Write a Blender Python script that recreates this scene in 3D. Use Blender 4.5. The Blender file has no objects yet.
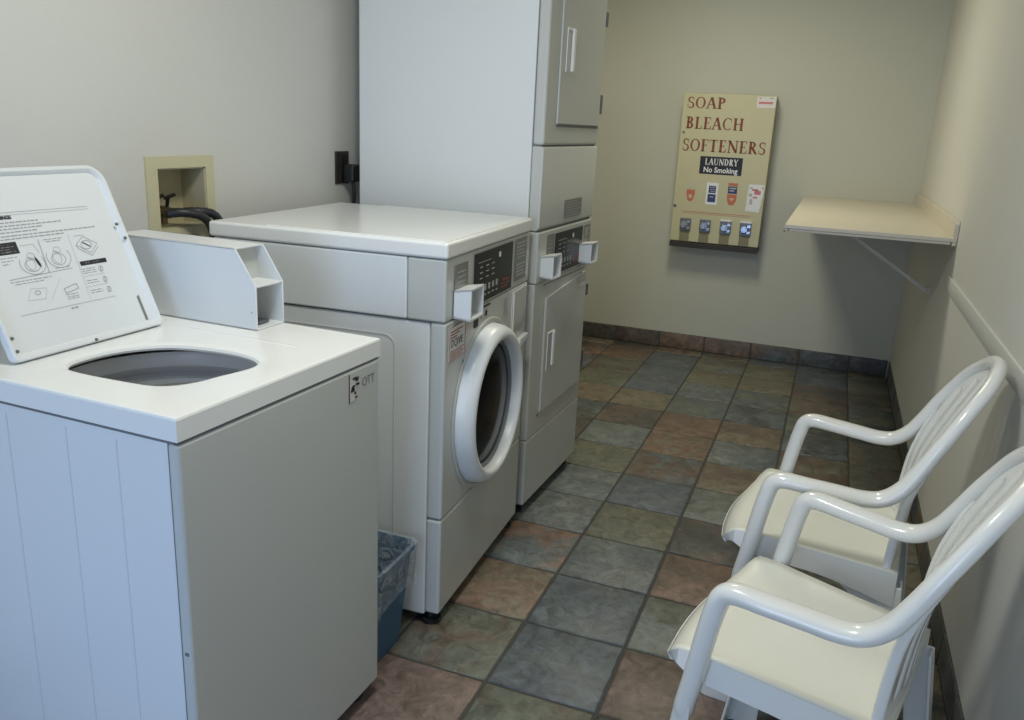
import bpy, bmesh, math, random
from mathutils import Vector, Matrix
random.seed(7)
PI = math.pi
scene = bpy.context.scene
COL = scene.collection

# ------------------------------------------------------------------ materials
def new_mat(name, color, rough=0.5, metal=0.0, bump=0.0, bscale=200.0, var=0.0, vscale=3.0, coat=0.0, alpha=1.0, trans=0.0, spec=0.5):
    m = bpy.data.materials.new(name); m.use_nodes = True
    nt = m.node_tree; n = nt.nodes; l = nt.links
    b = n['Principled BSDF']
    b.inputs['Base Color'].default_value = (*color, 1)
    b.inputs['Roughness'].default_value = rough
    b.inputs['Metallic'].default_value = metal
    b.inputs['Specular IOR Level'].default_value = spec
    b.inputs['Coat Weight'].default_value = coat
    b.inputs['Alpha'].default_value = alpha
    b.inputs['Transmission Weight'].default_value = trans
    tc = n.new('ShaderNodeTexCoord')
    if var:
        nz = n.new('ShaderNodeTexNoise'); nz.inputs['Scale'].default_value = vscale; nz.inputs['Detail'].default_value = 5
        l.new(tc.outputs['Object'], nz.inputs['Vector'])
        mx = n.new('ShaderNodeMixRGB'); mx.blend_type = 'MIX'
        mx.inputs[1].default_value = (*[c * (1 - var) for c in color], 1)
        mx.inputs[2].default_value = (*[min(1, c * (1 + var)) for c in color], 1)
        l.new(nz.outputs['Fac'], mx.inputs[0]); l.new(mx.outputs[0], b.inputs['Base Color'])
    if bump:
        nb = n.new('ShaderNodeTexNoise'); nb.inputs['Scale'].default_value = bscale; nb.inputs['Detail'].default_value = 3
        l.new(tc.outputs['Object'], nb.inputs['Vector'])
        bp = n.new('ShaderNodeBump'); bp.inputs['Strength'].default_value = bump; bp.inputs['Distance'].default_value = 0.002
        l.new(nb.outputs['Fac'], bp.inputs['Height']); l.new(bp.outputs['Normal'], b.inputs['Normal'])
    return m

M = {}
M['wall'] = new_mat('painted_wall', (0.65, 0.64, 0.59), 0.75, bump=0.35, bscale=140, var=0.03, vscale=2)
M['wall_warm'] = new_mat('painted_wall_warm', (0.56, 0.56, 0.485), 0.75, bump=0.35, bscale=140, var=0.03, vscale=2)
M['ceiling'] = new_mat('ceiling_paint', (0.7, 0.7, 0.66), 0.9, bump=0.3, bscale=90)
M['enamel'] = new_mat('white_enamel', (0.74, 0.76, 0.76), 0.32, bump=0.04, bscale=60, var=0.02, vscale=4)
M['enamel_lit'] = new_mat('white_enamel_lit', (0.84, 0.84, 0.81), 0.22, bump=0.05, bscale=40, var=0.02, vscale=4)  # lighter copy of the white enamel, overhead light put into tops and edges
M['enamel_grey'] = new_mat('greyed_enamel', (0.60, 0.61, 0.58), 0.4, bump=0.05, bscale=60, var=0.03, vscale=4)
M['enamel_shade'] = new_mat('white_enamel_shade', (0.54, 0.55, 0.52), 0.22, bump=0.05, bscale=60, var=0.02, vscale=4)  # darker copy of the white enamel, shade of the fronts put into the colour
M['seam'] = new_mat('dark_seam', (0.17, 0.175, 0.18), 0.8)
M['seam_soft'] = new_mat('soft_seam', (0.38, 0.40, 0.42), 0.7)
M['line_soft'] = new_mat('soft_line', (0.62, 0.64, 0.67), 0.5)
M['black'] = new_mat('black_plastic', (0.012, 0.013, 0.014), 0.35)
M['panel_black'] = new_mat('control_panel_black', (0.010, 0.012, 0.011), 0.22)
M['glass'] = new_mat('smoked_door_glass', (0.008, 0.008, 0.010), 0.14, spec=.12)
M['meter'] = new_mat('grey_meter_plate', (0.24, 0.245, 0.23), 0.45, metal=0.3, var=0.12, vscale=60)
M['shadow_grey'] = new_mat('recess_grey', (0.22, 0.23, 0.25), 0.6)
M['tub'] = new_mat('tub_grey', (0.62, 0.61, 0.62), 0.38, metal=0.1, var=0.05, vscale=10)
M['tub_ring'] = new_mat('tub_ring_grey', (0.68, 0.68, 0.70), 0.35)
M['ink'] = new_mat('black_ink', (0.02, 0.02, 0.022), 0.6)
M['ink_soft'] = new_mat('grey_ink', (0.36, 0.36, 0.37), 0.7)
M['ink_faint'] = new_mat('faint_ink', (0.45, 0.45, 0.45), 0.7)
M['red_ink'] = new_mat('red_ink', (0.30, 0.06, 0.05), 0.6)
M['blue_ink'] = new_mat('blue_ink', (0.06, 0.10, 0.28), 0.6)
M['paper'] = new_mat('sticker_paper', (0.62, 0.58, 0.57), 0.6)
M['paper_white'] = new_mat('white_sticker', (0.72, 0.70, 0.68), 0.5)
M['chair'] = new_mat('white_plastic', (0.80, 0.80, 0.77), 0.24, bump=0.05, bscale=60, coat=0.3)
M['seat'] = new_mat('white_plastic_warm_lit', (0.80, 0.79, 0.70), 0.38, bump=0.25, bscale=300, var=0.03, vscale=8)  # the chair's white plastic, with warm overhead light tinted into the seat
M['vendor'] = new_mat('beige_vendor_enamel', (0.56, 0.52, 0.33), 0.38, var=0.05, vscale=5)
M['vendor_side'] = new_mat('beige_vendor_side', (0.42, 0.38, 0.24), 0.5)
M['rust'] = new_mat('rust_red_lettering', (0.22, 0.055, 0.03), 0.55)
M['sign_black'] = new_mat('sign_black', (0.012, 0.010, 0.016), 0.45)
M['sign_white'] = new_mat('sign_white', (0.80, 0.80, 0.84), 0.5)
M['chrome'] = new_mat('chrome', (0.55, 0.58, 0.64), 0.22, metal=1.0)
M['chrome_dark'] = new_mat('dull_chrome', (0.16, 0.17, 0.19), 0.4, metal=0.6)
M['slot'] = new_mat('vend_slot', (0.24, 0.22, 0.13), 0.55)
M['dark_tray'] = new_mat('dark_tray', (0.035, 0.028, 0.022), 0.5)
M['orange'] = new_mat('orange_print', (0.55, 0.16, 0.09), 0.5)
M['pale'] = new_mat('pale_print', (0.55, 0.52, 0.40), 0.5)
M['pink'] = new_mat('pink_print', (0.60, 0.20, 0.22), 0.5)
M['navy'] = new_mat('navy_print', (0.035, 0.05, 0.17), 0.5)
M['shelf'] = new_mat('cream_laminate', (0.66, 0.60, 0.49), 0.35, var=0.03, vscale=10)
M['shelf_white'] = new_mat('cream_paint', (0.58, 0.54, 0.46), 0.5)
M['rail'] = new_mat('rail_paint', (0.62, 0.62, 0.58), 0.5)
M['bin'] = new_mat('blue_plastic', (0.045, 0.12, 0.22), 0.42, bump=0.05)
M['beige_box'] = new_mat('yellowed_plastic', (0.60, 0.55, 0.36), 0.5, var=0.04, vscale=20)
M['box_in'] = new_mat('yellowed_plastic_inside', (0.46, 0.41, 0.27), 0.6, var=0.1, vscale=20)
M['brass'] = new_mat('old_brass', (0.22, 0.17, 0.10), 0.35, metal=0.8)
M['hose'] = new_mat('black_rubber', (0.025, 0.025, 0.03), 0.42)
M['outlet'] = new_mat('brown_outlet_plate', (0.035, 0.03, 0.025), 0.4)
M['grout'] = new_mat('grout', (0.072, 0.068, 0.060), 0.9, var=0.2, vscale=30)

def liner_mat():
    m = bpy.data.materials.new('clear_liner'); m.use_nodes = True
    n = m.node_tree.nodes; l = m.node_tree.links; b = n['Principled BSDF']
    b.inputs['Base Color'].default_value = (0.55, 0.62, 0.66, 1); b.inputs['Roughness'].default_value = 0.25
    nz = n.new('ShaderNodeTexNoise'); nz.inputs['Scale'].default_value = 28; nz.inputs['Distortion'].default_value = 2
    tc = n.new('ShaderNodeTexCoord'); l.new(tc.outputs['Object'], nz.inputs['Vector'])
    mr = n.new('ShaderNodeMapRange'); mr.inputs[1].default_value = .35; mr.inputs[2].default_value = .7
    mr.inputs[3].default_value = .16; mr.inputs[4].default_value = .55
    l.new(nz.outputs['Fac'], mr.inputs[0]); l.new(mr.outputs[0], b.inputs['Alpha'])
    bp = n.new('ShaderNodeBump'); bp.inputs['Strength'].default_value = .8; bp.inputs['Distance'].default_value = .01
    l.new(nz.outputs['Fac'], bp.inputs['Height']); l.new(bp.outputs['Normal'], b.inputs['Normal'])
    return m
M['liner'] = liner_mat()

def slate_mat():
    m = bpy.data.materials.new('slate_tile'); m.use_nodes = True
    nt = m.node_tree; n = nt.nodes; l = nt.links; b = n['Principled BSDF']
    tc = n.new('ShaderNodeTexCoord')
    A = n.new('ShaderNodeAttribute'); A.attribute_name = 'tile_a'
    B = n.new('ShaderNodeAttribute'); B.attribute_name = 'tile_b'
    S = n.new('ShaderNodeAttribute'); S.attribute_name = 'tile_seed'
    sep = n.new('ShaderNodeSeparateColor'); l.new(S.outputs['Color'], sep.inputs[0])
    mul = n.new('ShaderNodeMath'); mul.operation = 'MULTIPLY'; mul.inputs[1].default_value = 60
    l.new(sep.outputs[0], mul.inputs[0])
    def noise(scale, detail, dist, rough=.6, add=0):
        z = n.new('ShaderNodeTexNoise'); z.noise_dimensions = '4D'
        z.inputs['Scale'].default_value = scale; z.inputs['Detail'].default_value = detail
        z.inputs['Distortion'].default_value = dist; z.inputs['Roughness'].default_value = rough
        ad = n.new('ShaderNodeMath'); ad.operation = 'ADD'; ad.inputs[1].default_value = add
        l.new(mul.outputs[0], ad.inputs[0])
        l.new(tc.outputs['Object'], z.inputs['Vector']); l.new(ad.outputs[0], z.inputs['W'])
        return z
    z1 = noise(7.0, 6, .9)
    r1 = n.new('ShaderNodeMapRange'); r1.interpolation_type = 'SMOOTHSTEP'
    r1.inputs[1].default_value = .42; r1.inputs[2].default_value = .62; l.new(z1.outputs['Fac'], r1.inputs[0])
    mx = n.new('ShaderNodeMixRGB'); l.new(r1.outputs[0], mx.inputs[0]); l.new(A.outputs['Color'], mx.inputs[1]); l.new(B.outputs['Color'], mx.inputs[2])
    z2 = noise(16, 8, 1.4, .7, 7)
    r2 = n.new('ShaderNodeMapRange'); r2.inputs[1].default_value = .3; r2.inputs[2].default_value = .7
    r2.inputs[3].default_value = .42; r2.inputs[4].default_value = 1.65; l.new(z2.outputs['Fac'], r2.inputs[0])
    mm = n.new('ShaderNodeMixRGB'); mm.blend_type = 'MULTIPLY'; mm.inputs[0].default_value = 1
    l.new(mx.outputs[0], mm.inputs[1]); l.new(r2.outputs[0], mm.inputs[2])
    l.new(mm.outputs[0], b.inputs['Base Color'])
    rr = n.new('ShaderNodeMapRange'); rr.inputs[3].default_value = .30; rr.inputs[4].default_value = .55
    l.new(z2.outputs['Fac'], rr.inputs[0]); l.new(rr.outputs[0], b.inputs['Roughness'])
    bp = n.new('ShaderNodeBump'); bp.inputs['Strength'].default_value = .5; bp.inputs['Distance'].default_value = .004
    l.new(z2.outputs['Fac'], bp.inputs['Height']); l.new(bp.outputs['Normal'], b.inputs['Normal'])
    return m
M['slate'] = slate_mat()

# ------------------------------------------------------------------ mesh helpers
def link(name, bm, mat, parent=None, bevel=0.0, segs=2, smooth=False, angle=35):
    me = bpy.data.meshes.new(name)
    bmesh.ops.recalc_face_normals(bm, faces=bm.faces[:])
    bm.to_mesh(me); bm.free()
    o = bpy.data.objects.new(name, me); COL.objects.link(o)
    mats = mat if isinstance(mat, (list, tuple)) else [mat]
    for k in mats: me.materials.append(M[k] if isinstance(k, str) else k)
    if parent: o.parent = parent
    if bevel:
        bv = o.modifiers.new('bevel', 'BEVEL'); bv.width = bevel; bv.segments = segs
        bv.limit_method = 'ANGLE'; bv.angle_limit = math.radians(angle); bv.harden_normals = True
        smooth = True
    if smooth:
        for p in me.polygons: p.use_smooth = True
        if not bevel:
            me.set_sharp_from_angle(angle=math.radians(angle))
    return o

def box(bm, x0, x1, y0, y1, z0, z1, mi=0):
    v = [bm.verts.new(p) for p in ((x0,y0,z0),(x1,y0,z0),(x1,y1,z0),(x0,y1,z0),(x0,y0,z1),(x1,y0,z1),(x1,y1,z1),(x0,y1,z1))]
    for f in ((0,3,2,1),(4,5,6,7),(0,1,5,4),(1,2,6,5),(2,3,7,6),(3,0,4,7)):
        fc = bm.faces.new([v[i] for i in f]); fc.material_index = mi
    return v

def prism(bm, pts, axis, a, b, mi=0):
    """polygon pts in the plane across axis, extruded from a to b along it"""
    def P(p, t):
        if axis == 'x': return (t, p[0], p[1])
        if axis == 'y': return (p[0], t, p[1])
        return (p[0], p[1], t)
    lo = [bm.verts.new(P(p, a)) for p in pts]; hi = [bm.verts.new(P(p, b)) for p in pts]
    n = len(pts)
    bm.faces.new(lo).material_index = mi; bm.faces.new(hi[::-1]).material_index = mi
    for i in range(n):
        bm.faces.new((lo[i], hi[i], hi[(i+1) % n], lo[(i+1) % n])).material_index = mi
    return lo + hi

def spline(pts, n=6):
    """Catmull-Rom through pts (tuples of any size)"""
    out = []
    P = [pts[0]] + list(pts) + [pts[-1]]
    for i in range(1, len(P) - 2):
        p0, p1, p2, p3 = P[i-1], P[i], P[i+1], P[i+2]
        for k in range(n):
            t = k / n
            out.append(tuple(0.5 * (2*b + (c-a)*t + (2*a-5*b+4*c-d)*t*t + (3*b-a-3*c+d)*t**3) for a, b, c, d in zip(p0, p1, p2, p3)))
    out.append(tuple(pts[-1]))
    return out

def tube(bm, pts, r, seg=10, up=(0,0,1), cap=True, mi=0):
    """r: radius, or function(i, n)->(ra, rb); ra lies along the side vector, rb along the up-ish one"""
    pts = [Vector(p) for p in pts]; n = len(pts); rings = []
    up = Vector(up); prev = None
    for i, p in enumerate(pts):
        t = (pts[min(i+1, n-1)] - pts[max(i-1, 0)]).normalized()
        if prev is None:
            s = t.cross(up)
            if s.length < 1e-3: s = t.cross(Vector((1, 0, 0)))
            s.normalize()
        else:
            s = prev - t * prev.dot(t)
            s.normalize()
        prev = s
        u = s.cross(t).normalized()
        ra, rb = (r(i, n) if callable(r) else (r, r))
        rings.append([bm.verts.new(p + s*ra*math.cos(2*PI*k/seg) + u*rb*math.sin(2*PI*k/seg)) for k in range(seg)])
    for i in range(n-1):
        for k in range(seg):
            bm.faces.new((rings[i][k], rings[i][(k+1) % seg], rings[i+1][(k+1) % seg], rings[i+1][k])).material_index = mi
    if cap:
        bm.faces.new(rings[0][::-1]).material_index = mi; bm.faces.new(rings[-1]).material_index = mi

def lathe(bm, prof, center, axis='x', seg=64, mi=0, closed=False):
    """prof: (radius, height along axis)"""
    rings = []
    for r, h in prof:
        ring = []
        for k in range(seg):
            a = 2*PI*k/seg; c, s = math.cos(a)*r, math.sin(a)*r
            q = {'x': (h, c, s), 'y': (c, h, s), 'z': (c, s, h)}[axis]
            ring.append(bm.verts.new(Vector(center) + Vector(q)))
        rings.append(ring)
    m = len(rings)
    for i in range(m if closed else m-1):
        a, b = rings[i], rings[(i+1) % m]
        for k in range(seg):
            bm.faces.new((a[k], a[(k+1) % seg], b[(k+1) % seg], b[k])).material_index = mi
    return rings

def disc_cap(bm, ring, mi=0):
    bm.faces.new(ring).material_index = mi

def tag(o, label=None, cat=None, group=None, kind=None):
    if label: o['label'] = label
    if cat: o['category'] = cat
    if group: o['group'] = group
    if kind: o['kind'] = kind
    return o

def thing(name, label, cat, loc=(0,0,0), rz=0.0, group=None):
    o = bpy.data.objects.new(name, None); COL.objects.link(o)
    o.location = loc; o.rotation_euler = (0, 0, rz); o.empty_display_size = .1
    return tag(o, label, cat, group)

def struct(name, bm, mat, **k):
    return tag(link(name, bm, mat, **k), kind='structure')

def rquad(bm, y0, y1, z0, z1, x, t=0.0012, mi=0):
    """thin plate lying on a +X face"""
    box(bm, x, x+t, y0, y1, z0, z1, mi)

def text_bm(bm, body, size, mapf, bold=0.0, mi=0, align='LEFT'):
    cu = bpy.data.curves.new('t', 'FONT'); cu.body = body; cu.size = size; cu.align_x = align
    cu.offset = bold; cu.resolution_u = 3
    ob = bpy.data.objects.new('t', cu); COL.objects.link(ob)
    dg = bpy.context.evaluated_depsgraph_get(); dg.update()
    me = bpy.data.meshes.new_from_object(ob.evaluated_get(dg))
    vs = [bm.verts.new(mapf(v.co.x, v.co.y)) for v in me.vertices]
    for p in me.polygons:
        try: bm.faces.new([vs[i] for i in p.vertices]).material_index = mi
        except ValueError: pass
    bpy.data.objects.remove(ob); bpy.data.curves.remove(cu); bpy.data.meshes.remove(me)

# serif capitals: thick strokes T, thin strokes t, serifs
def glyph(ch):
    T, t, s = .19, .085, .055
    S = []   # polygons
    def ln(x0, y0, x1, y1, w):
        dx, dy = x1-x0, y1-y0; L = math.hypot(dx, dy); nx, ny = -dy/L*w/2, dx/L*w/2
        S.append([(x0+nx, y0+ny), (x1+nx, y1+ny), (x1-nx, y1-ny), (x0-nx, y0-ny)])
    def sf(x, y, w=.34): S.append([(x-w/2, y-s/2), (x+w/2, y-s/2), (x+w/2, y+s/2), (x-w/2, y+s/2)])
    def arc(cx, cy, rx, ry, a0, a1, wx=T, wy=t, n=14):
        pin = []; pout = []
        for i in range(n+1):
            a = math.radians(a0 + (a1-a0)*i/n); c, q = math.cos(a), math.sin(a)
            pout.append((cx+rx*c, cy+ry*q)); pin.append((cx+(rx-wx)*c, cy+(ry-wy)*q))
        for i in range(n): S.append([pout[i], pout[i+1], pin[i+1], pin[i]])
    e = s/2
    if ch == 'S':
        arc(.30, .74, .25, .26, 40, 270, .12, .075); arc(.30, .26, .27, .29, 90, -140, .13, .08)
        S.append([(.47,.66),(.51,.66),(.51,.99),(.47,.93)]); S.append([(.04,.01),(.08,.08),(.08,.34),(.04,.34)]); w = .60
    elif ch == 'O': arc(.42, .5, .40, .51, 0, 360, .155, .06, 28); w = .84
    elif ch == 'A':
        ln(.10, .02, .38, 1, t); ln(.40, 1, .70, .02, T); ln(.2, .35, .58, .35, .055); sf(.1, e, .28); sf(.70, e, .32); w = .82
    elif ch == 'P': ln(.2, 0, .2, 1, T); arc(.3, .735, .33, .265, 90, -90); ln(.2, .97, .32, .97, .06); ln(.2, .5, .32, .5, .06); sf(.2, e); sf(.15, 1-e, .24); w = .68
    elif ch == 'B':
        ln(.2, 0, .2, 1, T); arc(.3, .755, .29, .245, 90, -90); arc(.3, .275, .34, .275, 90, -90)
        for y in (.97, .53, .03): ln(.1, y, .32, y, .06)
        sf(.14, e, .24); sf(.14, 1-e, .24); w = .70
    elif ch == 'L': ln(.2, 0, .2, 1, T); sf(.2, 1-e); ln(.04, .03, .60, .03, .06); S.append([(.5,.05),(.6,.05),(.63,.28),(.60,.28)]); w = .66
    elif ch in 'EF':
        ln(.2, 0, .2, 1, T); ln(.04, .97, .60, .97, .06); ln(.2, .52, .46, .52, .055); ln(.46, .40, .46, .64, .035)
        S.append([(.52,.96),(.60,.96),(.61,.75),(.58,.75)])
        if ch == 'E': ln(.04, .03, .62, .03, .06); S.append([(.52,.05),(.62,.05),(.66,.28),(.63,.28)])
        else: sf(.2, e)
        w = .68 if ch == 'E' else .64
    elif ch == 'C':
        arc(.44, .5, .42, .51, 48, 312, .155, .06, 24); S.append([(.70,.66),(.74,.66),(.74,.99),(.70,.90)]); w = .80
    elif ch == 'H': ln(.2, 0, .2, 1, T); ln(.70, 0, .70, 1, T); ln(.2, .52, .7, .52, .055); [sf(x, y) for x in (.2, .7) for y in (e, 1-e)]; w = .90
    elif ch == 'T': ln(.36, 0, .36, 1, T); ln(.03, .97, .69, .97, .06); sf(.36, e); [S.append([(x,.96),(x+.05,.96),(x+.02+d,.74),(x+d,.74)]) for x, d in ((.03, -.01), (.64, .02))]; w = .72
    elif ch == 'N': ln(.16, 0, .16, 1, t); ln(.16, .98, .74, .04, T); ln(.76, 0, .76, 1, t); sf(.16, e, .28); sf(.12, 1-e, .24); sf(.76, 1-e, .28); w = .90
    elif ch == 'R': ln(.2, 0, .2, 1, T); arc(.3, .745, .31, .255, 90, -90); ln(.2, .97, .32, .97, .06); ln(.2, .51, .32, .51, .06); ln(.34, .5, .66, .03, T); sf(.2, e); sf(.15, 1-e, .24); sf(.70, e, .14); w = .78
    elif ch == 'U': ln(.18, .3, .18, 1, T); ln(.70, .3, .70, 1, t); arc(.415, .33, .31, .34, 180, 360, .11, .07); sf(.18, 1-e); sf(.70, 1-e, .28); w = .86
    elif ch == 'D': ln(.2, 0, .2, 1, T); arc(.32, .5, .44, .5, 90, -90); ln(.1, .97, .34, .97, .06); ln(.1, .03, .34, .03, .06); sf(.14, e, .24); sf(.14, 1-e, .24); w = .82
    elif ch == 'Y': ln(.08, .98, .38, .48, T); ln(.38, .48, .66, .98, t); ln(.38, 0, .38, .5, T); sf(.38, e); sf(.1, 1-e, .28); sf(.66, 1-e, .24); w = .74
    else: w = .4
    return S, w

def serif_text(bm, body, h, width, mapf, mi=0):
    """set body with cap height h, stretched to exactly width"""
    gs = [glyph(c) for c in body]
    tot = sum(w for _, w in gs) + .05*(len(gs)-1); k = width/tot; x = 0
    for polys, w in gs:
        for p in polys:
            bm.faces.new([bm.verts.new(mapf((x+a)*k, b*h)) for a, b in p]).material_index = mi
        x += w + .05

# ------------------------------------------------------------------ the room
XL, XR, YB, YF, ZC = -0.78, 1.343, 4.3265, -2.3, 2.44
TS, GX, GY = 0.295, 0.2315, 0.6579

# floor of slate-look tiles; palette in linear colour
def _d(c, k=.95, sat=.82):
    g = sum(c)/3; return tuple(k*(g+(q-g)*sat) for q in c)
BLUE=(.105,.125,.145); BLUG=(.125,.145,.145); PALE=(.17,.185,.165); GREEN=(.135,.145,.105); OLIVE=(.16,.15,.095)
RUST=(.21,.125,.080); BROWN=(.145,.10,.070); TAN=(.20,.165,.105); DARK=(.075,.075,.068); PINK=(.21,.14,.11)
BLUE,BLUG,PALE,GREEN,OLIVE,RUST,BROWN,TAN,DARK,PINK = [_d(c) for c in (BLUE,BLUG,PALE,GREEN,OLIVE,RUST,BROWN,TAN,DARK,PINK)]
tiles = {(-1,-1):(PINK,BROWN),(-1,0):(GREEN,BROWN),(-1,1):(RUST,TAN),(-1,2):(BLUG,RUST),(-1,3):(PALE,BLUG),(-1,4):(BLUG,PALE),
 (-1,5):(OLIVE,GREEN),(-1,6):(PALE,BLUG),(-1,7):(DARK,BROWN),(-1,8):(TAN,OLIVE),(-1,9):(BLUG,BLUE),(-1,10):(BLUE,BLUG),(-1,11):(BLUG,BLUE),(-1,12):(TAN,BROWN),
 (0,-2):(PINK,RUST),(0,-1):(GREEN,BROWN),(0,0):(BLUE,BLUG),(0,1):(BLUG,BLUE),(0,2):(BLUG,PALE),(0,3):(OLIVE,GREEN),(0,4):(BLUE,BLUG),(0,5):(BROWN,BLUG),
 (0,6):(RUST,OLIVE),(0,7):(RUST,BROWN),(0,8):(BLUG,GREEN),(0,9):(BLUG,PALE),(0,10):(OLIVE,TAN),(0,11):(OLIVE,BLUG),(0,12):(GREEN,BROWN),
 (1,-2):(BLUE,DARK),(1,-1):(DARK,BROWN),(1,0):(BROWN,PINK),(1,1):(GREEN,PALE),(1,2):(RUST,BROWN),(1,3):(DARK,BROWN),(1,4):(PALE,GREEN),(1,5):(TAN,BROWN),(1,6):(BLUG,PALE),
 (1,7):(TAN,BROWN),(1,8):(BLUG,DARK),(1,9):(BLUG,GREEN),(1,10):(TAN,OLIVE),(1,11):(OLIVE,TAN),(1,12):(BLUE,BROWN),
 (2,0):(DARK,BLUE),(2,1):(DARK,BLUG),(2,2):(BROWN,DARK),(2,3):(DARK,GREEN),(2,4):(BROWN,DARK),(2,5):(OLIVE,BROWN),(2,6):(BROWN,OLIVE),(2,7):(BLUG,DARK),(2,8):(GREEN,DARK),
 (2,9):(BROWN,OLIVE),(2,10):(BROWN,DARK),(2,11):(BLUE,DARK),(2,12):(BLUE,DARK),
 (-2,6):(DARK,BROWN),(-2,7):(BLUG,DARK),(-2,8):(TAN,RUST),(-2,9):(OLIVE,GREEN),(-2,10):(GREEN,BROWN),(-2,11):(BROWN,RUST),(-2,12):(DARK,BROWN)}
PAL = [BLUE, BLUG, GREEN, OLIVE, RUST, BROWN, TAN, DARK, PALE]
def tile_mesh(bm, quads):
    """quads: list of (p00,p10,p11,p01,normal,colA,colB)"""
    la = bm.loops.layers.float_color.new('tile_a'); lb = bm.loops.layers.float_color.new('tile_b'); ls = bm.loops.layers.float_color.new('tile_seed')
    for p00, p10, p11, p01, nrm, ca, cb in quads:
        seed = random.random()
        P = [Vector(q) for q in (p00, p10, p11, p01)]; c = sum(P, Vector())/4
        nrm = Vector(nrm)
        eu = (P[1]-P[0]); ev = (P[3]-P[0])
        def inset(q, d, h):
            r = Vector(q)
            r += eu.normalized()*(d if (q-c).dot(eu) < 0 else -d) + ev.normalized()*(d if (q-c).dot(ev) < 0 else -d)
            return r + nrm*h
        if eu.length < .02 or ev.length < .02: continue
        base = [bm.verts.new(inset(q, .0042, -.004)) for q in P]
        mid = [bm.verts.new(inset(q, .0052, -.0012)) for q in P]
        top = [bm.verts.new(inset(q, .009, 0)) for q in P]
        fs = [bm.faces.new(top)]
        for a, b in ((base, mid), (mid, top)):
            for i in range(4): fs.append(bm.faces.new((a[i], a[(i+1)%4], b[(i+1)%4], b[i])))
        for f in fs:
            f.smooth = True
            for lo in f.loops:
                lo[la] = (*ca, 1); lo[lb] = (*cb, 1); lo[ls] = (seed, seed, seed, 1)
def grout_slab(bm, *a):
    n0 = len(bm.faces); box(bm, *a); bm.faces.ensure_lookup_table()
    for f in bm.faces[n0:]: f.material_index = 1

bm = bmesh.new(); quads = []
for c in range(-4, 4):
    for r in range(-11, 13):
        x0, x1 = max(XL, GX+c*TS), min(XR, GX+(c+1)*TS); y0, y1 = max(YF, GY+r*TS), min(YB, GY+(r+1)*TS)
        if x1-x0 < .02 or y1-y0 < .02: continue
        ca, cb = tiles.get((c, r), (random.choice(PAL), random.choice(PAL)))
        quads.append(((x0,y0,0),(x1,y0,0),(x1,y1,0),(x0,y1,0),(0,0,1),ca,cb))
tile_mesh(bm, quads); grout_slab(bm, XL, XR, YF, YB, -.06, -.0035)
struct('floor', bm, ['slate', 'grout'])

BH = .108
bm = bmesh.new(); quads = []
bcol = [DARK, BROWN, RUST, BLUG, BROWN, BLUE, BLUE, DARK, DARK]
for i, c in enumerate(range(-4, 4)):
    x0, x1 = max(XL, GX+c*TS), min(XR-.011, GX+(c+1)*TS)
    cc = {-2:(DARK,BROWN),-1:(BROWN,RUST),0:(BROWN,PINK),1:(BLUE,BROWN),2:(BLUE,DARK),3:(DARK,BLUE)}.get(c, (DARK, BROWN))
    quads.append(((x0,YB-.010,0),(x1,YB-.010,0),(x1,YB-.010,BH),(x0,YB-.010,BH),(0,-1,0),*cc))
tile_mesh(bm, quads); grout_slab(bm, XL, XR-.011, YB-.0068, YB, 0, BH-.004)
struct('baseboard_back', bm, ['slate', 'grout'])
for nm, X, nx, sgn in (('baseboard_right', XR-.006, -1, 1), ('baseboard_left', XL+.010, 1, -1)):
    bm = bmesh.new(); quads = []
    for r in range(-11, 13):
        y0, y1 = max(YF, GY+r*TS), min(YB-.011, GY+(r+1)*TS)
        if y1-y0 < .02: continue
        cc = (random.choice([DARK, BLUE, BROWN, BLUG]), random.choice([DARK, BROWN, DARK]))
        quads.append(((X,y0,0),(X,y1,0),(X,y1,BH),(X,y0,BH),(nx,0,0),*cc))
    tile_mesh(bm, quads)
    grout_slab(bm, *((X+.0032, XR) if sgn > 0 else (XL, X-.0032)), YF, YB-.011, 0, BH-.004)
    struct(nm, bm, ['slate', 'grout'])

bm = bmesh.new(); box(bm, XL-.1, XR+.1, YB, YB+.1, -.06, ZC); struct('wall_back', bm, 'wall_warm')
bm = bmesh.new(); box(bm, XR, XR+.1, YF, YB, -.06, ZC); struct('wall_right', bm, 'wall')
# left wall with the hole of the washer supply box
HY0, HY1, HZ0, HZ1 = .705, .888, 1.06, 1.222
bm = bmesh.new()
box(bm, XL-.1, XL, YF, HY0, -.06, ZC); box(bm, XL-.1, XL, HY1, YB, -.06, ZC)
box(bm, XL-.1, XL, HY0, HY1, -.06, HZ0); box(bm, XL-.1, XL, HY0, HY1, HZ1, ZC)
struct('wall_left', bm, 'wall')
# near wall behind the camera with an open doorway
bm = bmesh.new()
DX0, DX1, DZ = -.15, 1.0, 2.1
box(bm, XL-.1, DX0, YF-.1, YF, -.06, ZC); box(bm, DX1, XR+.1, YF-.1, YF, -.06, ZC); box(bm, DX0, DX1, YF-.1, YF, DZ, ZC)
struct('wall_front', bm, 'wall')
bm = bmesh.new(); box(bm, XL-.1, XR+.1, YF-.1, YB+.1, ZC, ZC+.08); struct('ceiling', bm, 'ceiling')
# rail along the right wall
bm = bmesh.new(); prism(bm, [(XR, .846), (XR-.006, .847), (XR-.008, .851), (XR-.008, .899), (XR-.006, .904), (XR, .905)], 'y', YF, 2.50)
struct('trim_1', bm, 'rail', bevel=.003)

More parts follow.
